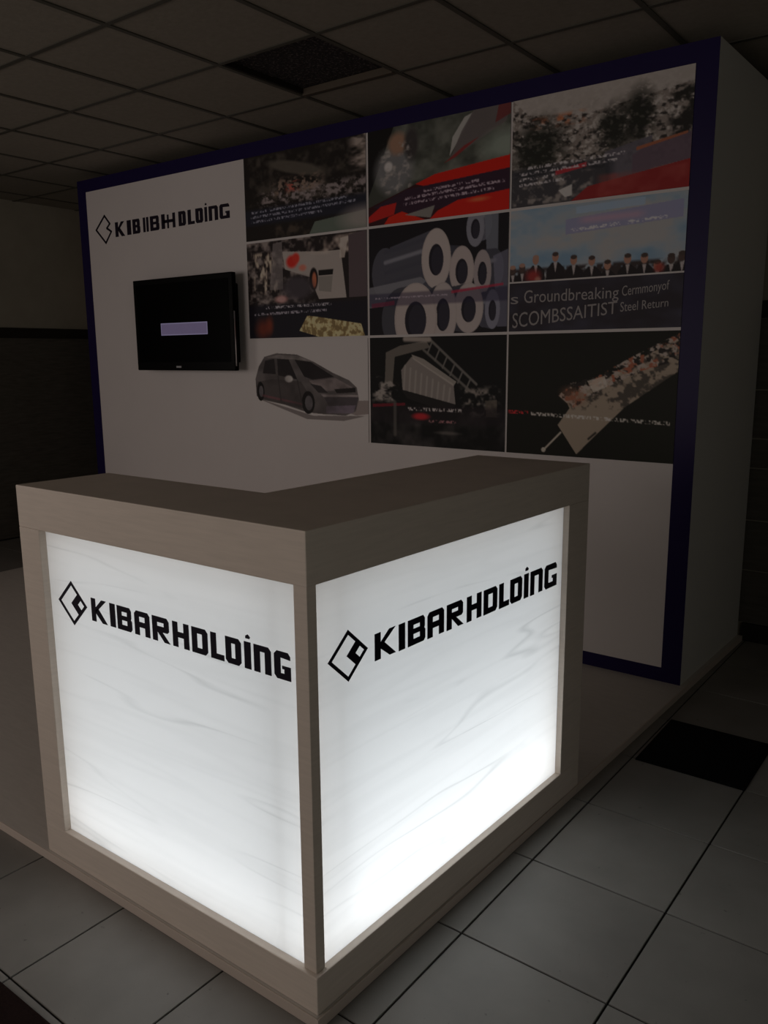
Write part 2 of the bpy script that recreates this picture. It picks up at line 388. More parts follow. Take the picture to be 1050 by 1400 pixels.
# ---- lettering
ST = 0.235
def rect(x0, y0, x1, y1): return [(x0, y0), (x1, y0), (x1, y1), (x0, y1)]
def glyph(ch, w, s=ST, b=0.20):
    """polygons in units of letter height; w = width; s = stem, b = bar thickness"""
    c = 0.13
    if ch == 'K': return [rect(0, 0, s, 1), [(s, .40), (s, .62), (w-s*1.15, 1), (w, 1), (s*1.6, .52)][:0] or [(s, .38), (s+.12, .50), (w-.02, 1), (w-s*1.15, 1), (s, .62)], [(s, .38), (w-s*1.1, 0), (w, 0), (s+.20, .58), (s, .55)]]
    if ch == 'I': return [rect(0, 0, w, 1)]
    if ch == 'B': return [rect(0, 0, s, 1), [(s, 1-b), (w-s, 1-b), (w-.03, 1-c), (w-c, 1), (s, 1)], rect(s, .42, w-s, .42+b*.85), [(s, 0), (w-c*.8, 0), (w, c*.8), (w-s, b), (s, b)],
                          [(w-s, .50), (w-.07, .51), (w-.03, .57), (w-.03, 1-c), (w-s, 1-b)], [(w-s, b), (w, c*.8), (w, .44), (w-.07, .51), (w-s, .50)]]
    if ch == 'A': return [[(0, 0), (s, 0), (s, 1-b), (c, 1), (0, 1-c)], [(w-s, 0), (w, 0), (w, 1-c), (w-c, 1), (w-s, 1-b)], [(s, 1-b), (w-s, 1-b), (w-c, 1), (c, 1)], rect(s, .34, w-s, .34+b)]
    if ch == 'R': return [rect(0, 0, s, 1), [(s, 1-b), (w-s-.04, 1-b), (w-.04, 1-c), (w-.04-c, 1), (s, 1)], [(w-s-.04, .40+b), (w-.04, .40+c*.6), (w-.04, 1-c), (w-s-.04, 1-b)], [(s, .40), (w-.14, .40), (w-.04, .40+c*.6), (w-s-.04, .40+b), (s, .40+b)], [(s, .40), (w-s*1.1, 0), (w, 0), (s+.30, .40)]]
    if ch == 'H': return [rect(0, 0, s, 1), rect(w-s, 0, w, 1), rect(s, .40, w-s, .40+b)]
    if ch == 'O': return [rect(0, 0, s, 1), [(s, 1-b), (w-s, 1-b), (w, 1-c), (w-c, 1), (s, 1)], [(s, 0), (w-c, 0), (w, c), (w-s, b), (s, b)], [(w-s, b), (w, c), (w, 1-c), (w-s, 1-b)]]
    if ch == 'L': return [rect(0, 0, s, 1), rect(s, 0, w, b)]
    if ch == 'D': return [[(0, c), (c, 0), (s, b), (s, 1), (0, 1)], [(s, 1-b), (w-s, 1-b), (w, 1-c), (w-c, 1), (s, 1)], [(c, 0), (w-c, 0), (w, c), (w-s, b), (s, b)], [(w-s, b), (w, c), (w, 1-c), (w-s, 1-b)]]
    if ch == 'i': return [rect(0, 0, w, 1), [(w*.25, 1.12), (w*.85, 1.12), (w*.95, 1.19), (w*.6, 1.28), (w*.25, 1.22)]]
    if ch == 'n': return [rect(0, 0, s, 1), [(s, 1-b), (w-s, 1-b), (w, 1-c), (w-c, 1), (s, 1)], [(w-s, 0), (w, 0), (w, 1-c), (w-s, 1-b)]]
    if ch == 'G': return [[(0, c), (c, 0), (s, b), (s, 1-b), (c, 1), (0, 1-c)], [(s, 1-b), (w-.02, 1-b-.03), (w-.02, 1-c), (w-c, 1), (c, 1)], [(c, 0), (w, 0), (w, b), (s, b)], rect(w-s, b, w, .50), rect(w-s-.10, .38, w-s, .50)]
    if ch == 'W': # two joined H's of the wall lettering
        return [rect(0, 0, .26*s/ST, 1), rect(w*.41, 0, w*.41+.2, .93), rect(w-.30, 0, w, 1), rect(.2, .38, w*.42, .38+b), rect(w*.5, .38, w-.2, .38+b)]

def flat_letter(name, polys, mapper, thick, material, parent):
    """mapper(u, v, depth) -> world; polygons in face metres"""
    v, f = [], []
    for p in polys:
        n = len(p); b0 = len(v)
        v += [mapper(a, b, 0.0) for a, b in p] + [mapper(a, b, thick) for a, b in p]
        f += [tuple(range(b0, b0+n)), tuple(range(b0+n, b0+2*n))] + [(b0+i, b0+(i+1) % n, b0+n+(i+1) % n, b0+n+i) for i in range(n)]
    return meshpart(name, v, f, material, parent)

def letter_row(spans, chars, z_of, h_of, mapper, thick, material, parent, s=ST, b=0.20):
    for (a, c), ch in zip(spans, chars):
        h = h_of(a); z = z_of(a); wd = (c-a)/h
        st = min(s*(0.0272/0.0272), wd) if ch not in 'Ii' else wd
        polys = [[(a+x*h, z+y*h) for x, y in p] for p in glyph(ch, wd, st, b)]
        flat_letter('letter', polys, mapper, thick, material, parent)

def emblem_polys(Lq, Tq, Rq, Bq, t=0.095):
    Lq, Tq, Rq, Bq = [np.array(p) for p in (Lq, Tq, Rq, Bq)]
    def q(u, v):   # L=(0,0) B=(1,0) T=(0,1) R=(1,1)
        return tuple(Lq*(1-u)*(1-v)+Bq*u*(1-v)+Tq*(1-u)*v+Rq*u*v)
    def r(u0, v0, u1, v1): return [q(u0, v0), q(u1, v0), q(u1, v1), q(u0, v1)]
    out = [r(0, 0, t, 1), r(t, 1-t, 1, 1), r(1-t, 0, 1, 1-t), r(t, 0, 1-t, t)]
    out += [r(.46, .46, .68, 1-t), r(.68, .46, 1-t, .68), r(.90, .68, 1-t, .93), r(.68, .90, .90, 1-t)]
    return out

FILM_T = 0.0012
def map_left(u, v, d): return sh(u, R_-0.0004-d, v)
def map_right(u, v, d): return sh(-R_+0.0004+d, u, v)
chars = 'KIBARHOLDinG'
spansL = [(-0.838, -0.766), (-0.752, -0.728), (-0.719, -0.655), (-0.643, -0.579), (-0.568, -0.498), (-0.486, -0.423), (-0.412, -0.353), (-0.342, -0.295), (-0.289, -0.235), (-0.224, -0.202), (-0.192, -0.136), (-0.126, -0.074)]
letter_row(spansL, chars, lambda a: 0.850, lambda a: 0.067, map_left, FILM_T, M['letter'], left_panel, s=.30, b=.22)
flat_letter('emblem', emblem_polys((-1.001, .884), (-0.931, .950), (-0.859, .884), (-0.929, .818)), map_left, FILM_T, M['letter'], left_panel)
spansR = [(0.25, 0.333), (0.345, 0.371), (0.383, 0.458), (0.468, 0.544), (0.557, 0.639), (0.656, 0.732), (0.744, 0.819), (0.830, 0.888), (0.894, 0.966), (0.978, 1.006), (1.018, 1.098), (1.111, 1.195)]
letter_row(spansR, chars, lambda a: 0.842-0.020*(a-.25)/.95, lambda a: 0.069+0.012*(a-.25)/.95, map_right, FILM_T, M['letter'], right_panel, s=.33, b=.23)
flat_letter('emblem', emblem_polys((0.082, .887), (0.153, .949), (0.224, .884), (0.152, .821)), map_right, FILM_T, M['letter'], right_panel)

# ------------------------------------------------------------------ display wall
YW = 2.515
XL, XR, ZT = -4.486, 0.068, 2.855
dw = empty('exhibition_backdrop', (-2.2, YW+0.4, HP))
tag(dw, 'large white exhibition backdrop with navy blue border and dark company lettering', 'backdrop')
prism('wall_core', [(XL, YW), (XR, YW), (0.098, 3.428), (XL, 3.428)], HP, ZT, M['return'], dw)
box('front_panel', XL+0.05, XR-0.05, YW-0.002, YW, HP+0.04, ZT-0.04, M['display'], dw)
BI = dict(l=XL+0.100, r=XR-0.093, t=ZT-0.085, b=HP+0.070)
Y0b, Y1b = YW-0.0026, YW-0.0005
def border(v4): 
    v = [(x, Y0b, z) for x, z in v4]+[(x, Y1b, z) for x, z in v4]
    meshpart('border', v, BF, M['blue'], dw)
border([(XL, HP), (BI['l'], BI['b']), (BI['l'], BI['t']), (XL, ZT)])
border([(BI['r'], BI['b']), (XR, HP), (XR, ZT), (BI['r'], BI['t'])])
border([(BI['l'], BI['t']), (BI['r'], BI['t']), (XR, ZT), (XL, ZT)])
border([(XL, HP), (XR, HP), (BI['r'], BI['b']), (BI['l'], BI['b'])])
def map_wall(u, v, d): return (u, YW-0.002-d, v)
spansW = [(-4.062, -3.951), (-3.926, -3.879), (-3.862, -3.777), (-3.745, -3.719), (-3.709, -3.684), (-3.668, -3.57), (-3.547, -3.402), (-3.369, -3.295), (-3.276, -3.208), (-3.199, -3.125), (-3.111, -3.085), (-3.071, -2.983), (-2.969, -2.875)]
letter_row(spansW, 'KIBIIBWOLDinG', lambda a: 2.428+0.014*(a+4.06)/1.19, lambda a: 0.100-0.012*(a+4.06)/1.19, map_wall, 0.0006, M['wall_letter'], dw, s=.36, b=.21)
em = [(-4.288, 2.496), (-4.180, 2.585), (-4.122, 2.526), (-4.160, 2.498), (-4.109, 2.471), (-4.181, 2.398)]
polys = []
for i in range(6):
    a = np.array(em[i]); b = np.array(em[(i+1) % 6]); d = (b-a)/np.linalg.norm(b-a); n = np.array((-d[1], d[0]))*0.0075; e = d*0.005
    polys.append([tuple(a-n-e), tuple(b-n+e), tuple(b+n+e), tuple(a+n-e)])
flat_letter('emblem', polys, map_wall, 0.0006, M['wall_letter'], dw)

# ------------------------------------------------------------------ printed photo posters
rng = np.random.RandomState(7)
class Canvas:
    def __init__(s, wm, hm, bg):
        s.W, s.H = max(8, int(wm*560)), max(8, int(hm*560))
        s.a = np.empty((s.H, s.W, 3)); s.a[:] = bg
        s.U, s.V = np.meshgrid((np.arange(s.W)+.5)/s.W, (np.arange(s.H)+.5)/s.H)
    def blend(s, m, col):
        col = np.array(col, float)
        s.a += m[..., None]*(col-s.a)
        return s
    def pmask(s, pts):
        m = np.zeros((s.H, s.W), bool); n = len(pts)
        for i in range(n):
            x0, y0 = pts[i]; x1, y1 = pts[(i+1) % n]
            if y0 == y1: continue
            c = (s.V >= min(y0, y1)) & (s.V < max(y0, y1)) & (s.U < x0+(s.V-y0)*(x1-x0)/(y1-y0))
            m ^= c
        return m.astype(float)
    def poly(s, pts, col, al=1.0): return s.blend(s.pmask(pts)*al, col)
    def emask(s, cx, cy, rx, ry, rot=0, soft=0.0):
        asp = s.H/s.W; x = s.U-cx; y = (s.V-cy)*asp
        c, q = math.cos(rot), math.sin(rot)
        d = np.hypot((x*c+y*q)/rx, (-x*q+y*c)/(ry*asp))
        if soft: return np.clip((1+soft-d)/(2*soft), 0, 1)
        return (d < 1).astype(float)
    def ell(s, cx, cy, rx, ry, col, al=1.0, rot=0, soft=0.0): return s.blend(s.emask(cx, cy, rx, ry, rot, soft)*al, col)
    def noise(s, nu, nv, octv=3):
        out = 0; amp = 1; tot = 0
        for o in range(octv):
            a, b = int(nu*2**o)+2, int(nv*2**o)+2
            g = rng.rand(b, a); x = s.U*(a-1.001); y = s.V*(b-1.001)
            i, j = x.astype(int), y.astype(int); fx, fy = x-i, y-j
            fx = fx*fx*(3-2*fx); fy = fy*fy*(3-2*fy)
            out = out+amp*(g[j, i]*(1-fx)*(1-fy)+g[j, i+1]*fx*(1-fy)+g[j+1, i]*(1-fx)*fy+g[j+1, i+1]*fx*fy); tot += amp; amp *= .6
        return out/tot
    def speck(s, mask, nu, nv, lo, hi, col, al=1.0, octv=3):
        return s.blend(mask*al*np.clip((s.noise(nu, nv, octv)-lo)/(hi-lo), 0, 1), col)
    def band(s, u0, u1, v0, v1, soft=0.03):
        return np.clip((s.U-u0)/soft, 0, 1)*np.clip((u1-s.U)/soft, 0, 1)*np.clip((s.V-v0)/soft, 0, 1)*np.clip((v1-s.V)/soft, 0, 1)
    def caption(s, u0, u1, v, h, col, al=.8, slope=0.0):
        vv = s.V-slope*(s.U-u0)
        m = (s.U > u0) & (s.U < u1) & (np.abs(vv-v) < h)
        n = s.noise(130, 70, 1)
        return s.blend(m*al*np.clip((n-.35)*3, 0, 1), col)
    def line(s, p0, p1, wd, col, al=1.0):
        asp = s.H/s.W; a = np.array((p0[0], p0[1]*asp)); b = np.array((p1[0], p1[1]*asp)); d = b-a; L = np.linalg.norm(d)
        x = s.U-a[0]; y = s.V*asp-a[1]; t = np.clip((x*d[0]+y*d[1])/L**2, 0, 1)
        dist = np.hypot(x-t*d[0], y-t*d[1])
        return s.blend(np.clip(1.5-dist/wd, 0, 1)*al, col)
    def result(s):
        a = s.a[:s.H//2*2, :s.W//2*2]
        return (a[0::2, 0::2]+a[1::2, 0::2]+a[0::2, 1::2]+a[1::2, 1::2])/4

pm = bpy.data.materials.new('poster_print'); pm.use_nodes = True
_b = pm.node_tree.nodes['Principled BSDF']; _b.inputs['Roughness'].default_value = 0.5; _b.inputs['Specular IOR Level'].default_value = 0.12
_a = pm.node_tree.nodes.new('ShaderNodeVertexColor'); _a.layer_name = 'print'
pm.node_tree.links.new(_a.outputs['Color'], _b.inputs['Base Color'])
INK = 7.6
def poster(name, x0, x1, z0, z1, canvas, label, cat='poster', th=0.003, group='photo prints on the display wall'):
    img = canvas.result(); H, W = img.shape[:2]
    c = img/255.0; c = np.where(c <= .04045, c/12.92, ((c+.055)/1.055)**2.4)*INK
    c = c/(1+(c/0.95)**3)**(1/3)
    nx, ny = W, H
    X = np.linspace(x0, x1, nx); Z = np.linspace(z1, z0, ny)
    cx, cz = (x0+x1)/2, z0
    vx, vz = np.meshgrid(X-cx, Z-cz)
    n = nx*ny
    yb = -0.0031
    co = np.stack([vx.ravel(), np.full(n, yb-th), vz.ravel()], 1)
    idx = np.arange(n).reshape(ny, nx)
    quads = np.stack([idx[:-1, :-1], idx[1:, :-1], idx[1:, 1:], idx[:-1, 1:]], -1).reshape(-1, 4)
    # back and rim
    xa, xb, za, zbb = x0-cx, x1-cx, 0.0, z1-z0
    ex = np.array([(xa, yb-th, za), (xb, yb-th, za), (xb, yb-th, zbb), (xa, yb-th, zbb), (xa, yb, za), (xb, yb, za), (xb, yb, zbb), (xa, yb, zbb)])
    eq = np.array([(0, 1, 5, 4), (1, 2, 6, 5), (2, 3, 7, 6), (3, 0, 4, 7), (4, 5, 6, 7)])+n
    co = np.vstack([co, ex]); quads = np.vstack([quads, eq])
    me = bpy.data.meshes.new(name)
    me.vertices.add(len(co)); me.vertices.foreach_set('co', co.ravel())
    me.loops.add(quads.size); me.loops.foreach_set('vertex_index', quads.ravel().astype(np.int32))
    me.polygons.add(len(quads)); me.polygons.foreach_set('loop_start', np.arange(0, quads.size, 4, dtype=np.int32))
    me.update(calc_edges=True)
    at = me.color_attributes.new('print', 'FLOAT_COLOR', 'POINT')
    rgba = np.ones((len(co), 4)); rgba[:n, :3] = c.reshape(-1, 3); rgba[n:, :3] = 0.3
    at.data.foreach_set('color', rgba.ravel().astype(np.float32))
    o = link(name, me, pm); o.location = (cx, YW, z0)
    tag(o, label, cat, group)
    return o

C1, C2, C3 = (-2.732, -1.782), (-1.766, -0.892), (-0.880, BI['r'])
R1, R2, R3 = (2.282, BI['t']), (1.692, 2.268), (1.082, 1.678)
def cv(c, r, bg): return Canvas(c[1]-c[0], r[1]-r[0], bg)

# 1 quarry / crowd by the water
p = cv(C1, R1, (13, 11, 10))
p.speck(p.band(0, 1, 0, .6), 14, 9, .45, .8, (30, 27, 24))
p.ell(.45, .22, .24, .07, (40, 37, 33), .9, .22, .2)
p.speck(p.band(.85, 1.2, -.1, .40, .08), 10, 14, .3, .6, (78, 70, 66))
p.speck(p.band(.22, .7, .28, .55, .08), 30, 26, .42, .62, (62, 52, 46))
p.speck(p.band(.10, 1.1, .40, .66, .08), 34, 26, .40, .66, (66, 60, 60))
p.speck(p.band(.35, .5, .34, .5, .05), 24, 24, .55, .7, (90, 42, 36))
p.blend(p.band(-.1, 1.1, .60, .84, .05)*.75, (15, 16, 23))
for k_, (a, b) in enumerate(((.06, .86), (.05, .92), (.05, .66))): p.caption(a, b, .66+.055*k_, .014, (78, 78, 88), .8, -.03)
p.speck(p.band(.2, .62, .82, 1.1, .06), 16, 10, .4, .7, (32, 27, 23))
p.poly([(.60, .86), (.55, 1), (1, 1), (1, .80)], (48, 54, 49), .9)
p.ell(.98, .88, .16, .12, (76, 71, 69), .8, 0, .5)
poster('photo_poster', *C1, *R1, p, 'dark landscape photo with rubble and water, top row nearest the white logo area')

# 2 red car being built
p = cv(C2, R1, (28, 29, 26))
p.speck(p.band(-.1, 1.1, -.1, .6), 10, 8, .3, .8, (48, 49, 45))
p.poly([(0, 0), (.20, 0), (.06, .5), (0, .7)], (9, 8, 8))
p.ell(.20, .45, .14, .24, (52, 52, 53), 1, 0, .25)
p.ell(.23, .18, .07, .11, (72, 54, 44), 1, 0, .3)
p.ell(.33, .20, .05, .16, (26, 24, 24), 1, 0, .3)
p.ell(.16, .40, .03, .05, (108, 102, 100), 1, 0, .3)
p.speck(p.band(.08, .35, .15, .7, .05), 24, 20, .5, .75, (78, 74, 72))
p.poly([(.62, .22), (.70, .05), (.76, .02), (.60, .40)], (92, 90, 88), .8)
p.poly([(.76, .0), (1.0, .0), (.97, .16), (.60, .44), (.68, .18)], (46, 42, 42), .9)
p.poly([(.92, 0), (1, 0), (1, .10), (.90, .16)], (52, 17, 17), .75); p.poly([(.70, .32), (.80, .26), (.64, .42), (.56, .46)], (64, 16, 16), .8)
p.ell(.97, .38, .14, .14, (70, 76, 70), .8, 0, .5)
p.poly([(0, .80), (.40, .60), (1, .48), (1, 1), (0, 1)], (24, 9, 11))
p.poly([(.36, .62), (.50, .55), (.85, .50), (1, .48), (1, .60), (.48, .68)], (112, 12, 7))
p.poly([(.04, .80), (.30, .66), (1, .60), (1, .82), (.4, .92), (.2, .88)], (22, 13, 20))
p.poly([(.46, 1), (.52, .92), (.66, .84), (1, .80), (1, 1)], (114, 13, 8))
p.poly([(.12, 1), (.16, .92), (.26, .88), (.44, 1)], (118, 16, 8))
p.poly([(0, .90), (.10, .80), (.22, .78), (.20, .90), (0, .96)], (96, 14, 12))
p.poly([(.28, .92), (.50, .86), (.47, .98)], (60, 58, 56))
p.ell(.80, .86, .06, .02, (200, 60, 34), .7, 0, .6)
for k_, (a, b) in enumerate(((.42, .80), (.28, .97), (.27, .90))): p.caption(a, b, .70+.055*k_, .014, (104, 92, 100), .8, -.06)
poster('photo_poster.001', *C2, *R1, p, 'photo of bright red car body with a worker in grey, top row')

# 3 crowd by trees over red strip
p = cv(C3, R1, (62, 57, 54))
p.speck(p.band(-.1, 1.1, -.1, .75), 40, 32, .45, .65, (88, 83, 80))
p.speck(p.band(-.1, 1.1, .10, .75), 34, 30, .52, .68, (22, 20, 19))
p.poly([(0, 0), (1, 0), (1, .13), (.45, .24), (.1, .16)], (84, 79, 76), .85)
p.speck(p.band(.1, .45, .18, .32, .05), 20, 24, .45, .65, (96, 54, 36))
p.ell(.17, .48, .10, .17, (16, 17, 14), 1, 0, .3)
p.ell(.60, .42, .05, .13, (17, 17, 15), 1, 0, .3)
p.ell(.73, .34, .05, .15, (14, 13, 13), 1, 0, .3)
for cx_, cy_, rx_, ry_ in ((.17, .48, .15, .25), (.60, .42, .085, .20), (.73, .34, .08, .22)):
    p.speck(p.emask(cx_, cy_, rx_, ry_, 0, .45), 30, 26, .35, .5, (15, 15, 13))
    p.speck(p.emask(cx_, cy_, rx_*.9, ry_*.9), 34, 30, .60, .72, (40, 38, 35), .7)
p.speck(p.band(.86, 1.1, .12, .6, .05), 26, 22, .4, .6, (16, 15, 14))
p.poly([(.55, .60), (.80, .52), (.80, .85), (.56, .85)], (42, 40, 45), .9)
p.blend(p.band(-.1, .62, .62, 1.1, .05)*.85, (22, 22, 25))
p.speck(p.band(.0, .5, .72, 1.0), 22, 16, .48, .7, (66, 62, 60))
p.poly([(.70, .66), (.78, .60), (1, .54), (1, .76), (.70, .82)], (44, 36, 42), .95)
p.poly([(.72, .60), (.98, .53), (.98, .55), (.72, .63)], (74, 42, 30))
p.poly([(.36, 1), (.46, .88), (1, .76), (1, 1)], (66, 17, 17))
p.speck(p.band(.5, 1.0, .78, 1.0), 8, 6, .4, .8, (80, 34, 31), .7)
p.poly([(.27, .70), (.45, .66), (.45, .70), (.27, .74)], (92, 22, 26), .9)
p.poly([(.29, .88), (.37, .84), (.37, .94), (.33, .95)], (104, 100, 98), .9)
for k_, (a, b) in enumerate(((.10, .66), (.05, .62), (.05, .28), (.05, .32))): p.caption(a, b, .64+.05*k_, .013, (118, 112, 116), .75, -.02)
poster('photo_poster.002', *C3, *R1, p, 'photo of a crowd among dark trees above a red strip, top row by the border')

# 4 machines and white vehicle
p = cv(C1, R2, (15, 12, 12))
p.speck(p.band(-.1, .60, -.1, .70), 16, 14, .42, .72, (66, 60, 58))
p.speck(p.band(.04, .3, .1, .55), 30, 8, .55, .75, (98, 88, 78))
p.poly([(.24, .03), (.32, .02), (.32, .50), (.20, .50)], (62, 58, 58), .7)
p.poly([(.32, .12), (.66, .16), (.80, .16), (.84, .62), (.62, .62), (.55, .40), (.34, .30)], (86, 80, 77), .95)
p.speck(p.band(.5, .95, .0, .2), 12, 8, .4, .7, (98, 88, 82))
p.poly([(.86, .03), (1, .0), (1, .62), (.86, .62)], (40, 34, 36))
p.poly([(.80, .05), (.86, .04), (.83, .24), (.79, .24)], (104, 94, 88), .8)
p.ell(.40, .23, .045, .06, (130, 18, 14), 1, 0, .3); p.ell(.435, .20, .03, .05, (140, 24, 18), 1, .4, .3)
p.ell(.49, .30, .03, .03, (120, 50, 40), .8, 0, .4)
p.poly([(.62, .34), (.74, .34), (.735, .39), (.62, .39)], (10, 9, 9))
p.poly([(.62, .40), (.735, .40), (.72, .56), (.62, .54)], (66, 63, 60))
p.ell(.58, .42, .035, .11, (10, 8, 8), 1, 0, .1); p.ell(.585, .43, .018, .075, (92, 48, 34), 1, 0, .2)
p.ell(.44, .50, .13, .12, (32, 29, 32), .9, 0, .3)
p.blend(p.band(-.1, 1.1, .63, 1.1, .04)*.93, (12, 11, 15))
p.ell(.30, .60, .05, .035, (108, 76, 74), .9, 0, .4)
p.caption(.16, .72, .68, .013, (104, 100, 106), .8, -.01); p.caption(.05, .68, .745, .013, (92, 88, 96), .8, -.02)
p.ell(.13, .90, .06, .09, (52, 20, 13), .9, 0, .6); p.ell(.19, .86, .03, .08, (60, 24, 15), .8, 0, .6)
p.poly([(.52, .78), (.62, .80), (.95, .88), (.98, 1), (.62, 1), (.45, .93)], (62, 52, 34))
p.speck(p.pmask([(.52, .78), (.62, .80), (.95, .88), (.98, 1), (.62, 1), (.45, .93)]), 44, 24, .42, .6, (118, 102, 70))
poster('photo_poster.003', *C1, *R2, p, 'photo of machinery and a white vehicle with a red spot, beside the television')

# 5 aluminium coils
p = cv(C2, R2, (11, 10, 12))
def coil(cx, cy, rx, ry, lx, ly, face, side):
    q = [(cx+lx*.9, cy+ly-ry*.9), (cx, cy-ry), (cx, cy+ry), (cx+lx*.9, cy+ly+ry*.9)]
    p.ell(cx+lx, cy+ly, rx, ry*.9, side); p.poly(q, side)
    for t_ in range(5):
        f_ = -.75+.36*t_
        p.line((cx+lx, cy+ly+f_*ry), (cx, cy+f_*ry), .012, (84, 84, 90) if t_ == 1 else (30, 30, 36), .5)
    p.ell(cx, cy, rx, ry, face); p.ell(cx, cy, rx*.92, ry*.96, [c*1.06 for c in face])
    p.ell(cx, cy+.01, rx*.50, ry*.52, (14, 13, 17)); p.ell(cx+rx*.08, cy+.02, rx*.40, ry*.46, (20, 19, 24))
coil(.78, .10, .06, .16, .05, -.03, (58, 58, 64), (46, 46, 52))
p.poly([(.84, 0), (.93, 0), (.93, .32), (.86, .36)], (52, 54, 60), .9)
coil(.83, .48, .06, .19, .08, -.02, (74, 68, 69), (30, 30, 35))
p.poly([(.90, .35), (1, .30), (1, .95), (.93, .95)], (56, 56, 66), .7)
coil(.69, .45, .085, .21, -.12, -.04, (84, 76, 75), (26, 26, 31))
coil(.51, .33, .105, .265, -.38, .10, (88, 80, 78), (34, 34, 39))
p.poly([(0, .55), (.40, .48), (.44, .52), (.25, .72), (0, .74)], (58, 58, 62), .85)
coil(.90, .80, .05, .17, -.06, .0, (58, 58, 66), (34, 34, 40))
coil(.74, .78, .10, .22, -.10, .0, (84, 77, 76), (28, 28, 32))
coil(.56, .82, .10, .28, -.04, .0, (84, 77, 76), (26, 26, 30))
coil(.36, .86, .16, .33, -.10, .0, (86, 78, 76), (30, 30, 34))
p.blend(p.band(-.1, 1.1, .60, .74, .02)*.50, (16, 14, 26))
p.poly([(.62, .62), (.97, .58), (.97, .60), (.62, .645)], (92, 18, 30), .7); p.poly([(.02, .70), (.2, .68), (.2, .72), (.02, .74)], (56, 16, 28), .7)
p.caption(.05, .60, .655, .008, (96, 88, 98), .7)
poster('photo_poster.004', *C2, *R2, p, 'photo of stacked shiny metal coils with round dark cores, centre of the grid')

# 6 row of people under blue sky
ZS = 1.925
p = cv(C3, (ZS+.008, R2[1]), (68, 78, 88))
n_ = p.noise(4, 3, 4)
p.blend(np.clip((n_-.42)*4, 0, 1), (80, 80, 81)); p.blend(np.clip((.46-n_)*4, 0, 1)*.8, (52, 68, 84))
p.poly([(.40, .05), (.78, .02), (.78, .12), (.40, .14)], (74, 88, 112), .8)
p.poly([(.34, .20), (.98, .10), (.98, .32), (.34, .40)], (66, 66, 86), .9)
p.blend(p.band(.4, .8, .16, .30, .06)*.5, (104, 74, 84))
p.caption(.37, .90, .35, .020, (136, 132, 142), .8, -.10)
heads = [(.02, .78, 0), (.08, .76, 0), (.165, .66, 1), (.285, .64, 1), (.395, .70, 1), (.50, .73, 1), (.59, .80, 1), (.70, .74, 1), (.79, .75, 1), (.86, .85, 1), (.93, .78, 0), (.985, .76, 0)]
p.speck(p.band(-.1, 1.1, .80, 1.1, .04), 30, 12, .3, .5, (24, 20, 20))
for a, b, t_ in heads:
    p.poly([(a-.055, 1), (a-.05, b+.20), (a-.02, b+.12), (a+.02, b+.12), (a+.055, b+.20), (a+.06, 1)], (15, 13, 14))
    p.poly([(a-.010, b+.12), (a+.012, b+.12), (a+.002, b+.26)], (84, 78, 78))
    p.ell(a, b+.045, .020, .068, (80, 56, 47) if t_ else (34, 26, 24))
    p.ell(a, b+.008, .019, .030, (30, 24, 22) if a > .25 else (78, 58, 50))
p.ell(.15, .93, .045, .09, (74, 22, 21), .9, 0, .5); p.ell(.18, .99, .02, .05, (88, 58, 50), .9, 0, .4); p.ell(.87, .93, .025, .06, (72, 26, 22), .9, 0, .5)
poster('photo_poster.005', *C3, ZS+.008, R2[1], p, 'photo of people in suits standing in a row under a blue sky')

# 7 banner below it
p = cv(C3, (R2[0], ZS), (19, 17, 20))
p.speck(p.band(-.1, 1.1, -.1, 1.1), 6, 3, .3, .8, (25, 24, 30))
ban = poster('banner_poster', *C3, R2[0], ZS, p, 'black banner with grey groundbreaking ceremony lettering below the row of people', 'banner')
def text_mesh(body, x0, x1, z0, z1, base, hh):
    """builtin-font text fitted between x0..x1, baseline running from z0 to z1"""
    cu = bpy.data.curves.new('text', 'FONT'); cu.body = body; cu.size = 1.0; cu.extrude = 0.0; cu.resolution_u = 3; cu.offset = 0.0
    to = bpy.data.objects.new('text_tmp', cu); COL.objects.link(to)
    bpy.context.view_layer.update()
    me = bpy.data.meshes.new_from_object(to.evaluated_get(bpy.context.evaluated_depsgraph_get()))
    bpy.data.objects.remove(to)
    co = np.empty(len(me.vertices)*3); me.vertices.foreach_get('co', co); co = co.reshape(-1, 3)
    a, b = co[:, 0].min(), co[:, 0].max()
    t = (co[:, 0]-a)/(b-a)
    off = wloc(base)
    h0, h1 = hh
    out = np.stack([x0+(x1-x0)*t-off.x, np.full(len(t), YW-0.0067-off.y), z0+(z1-z0)*t+co[:, 1]/0.70*(h0+(h1-h0)*t)-off.z], 1)
    me.vertices.foreach_set('co', out.ravel()); me.update()
    o = link('lettering', me, M['text'], base)
    return o
text_mesh('s', -0.872, -0.830, 1.826, 1.826, ban, (.052, .052))
text_mesh('Groundbreaking', -0.798, -0.315, 1.828, 1.832, ban, (.062, .052))
text_mesh('Cermmonyof', -0.300, -0.085, 1.838, 1.858, ban, (.046, .040))
text_mesh('SCOMBSSAITIST', -0.860, -0.320, 1.708, 1.762, ban, (.074, .056))
text_mesh('Steel Return', -0.305, -0.085, 1.768, 1.784, ban, (.044, .036))

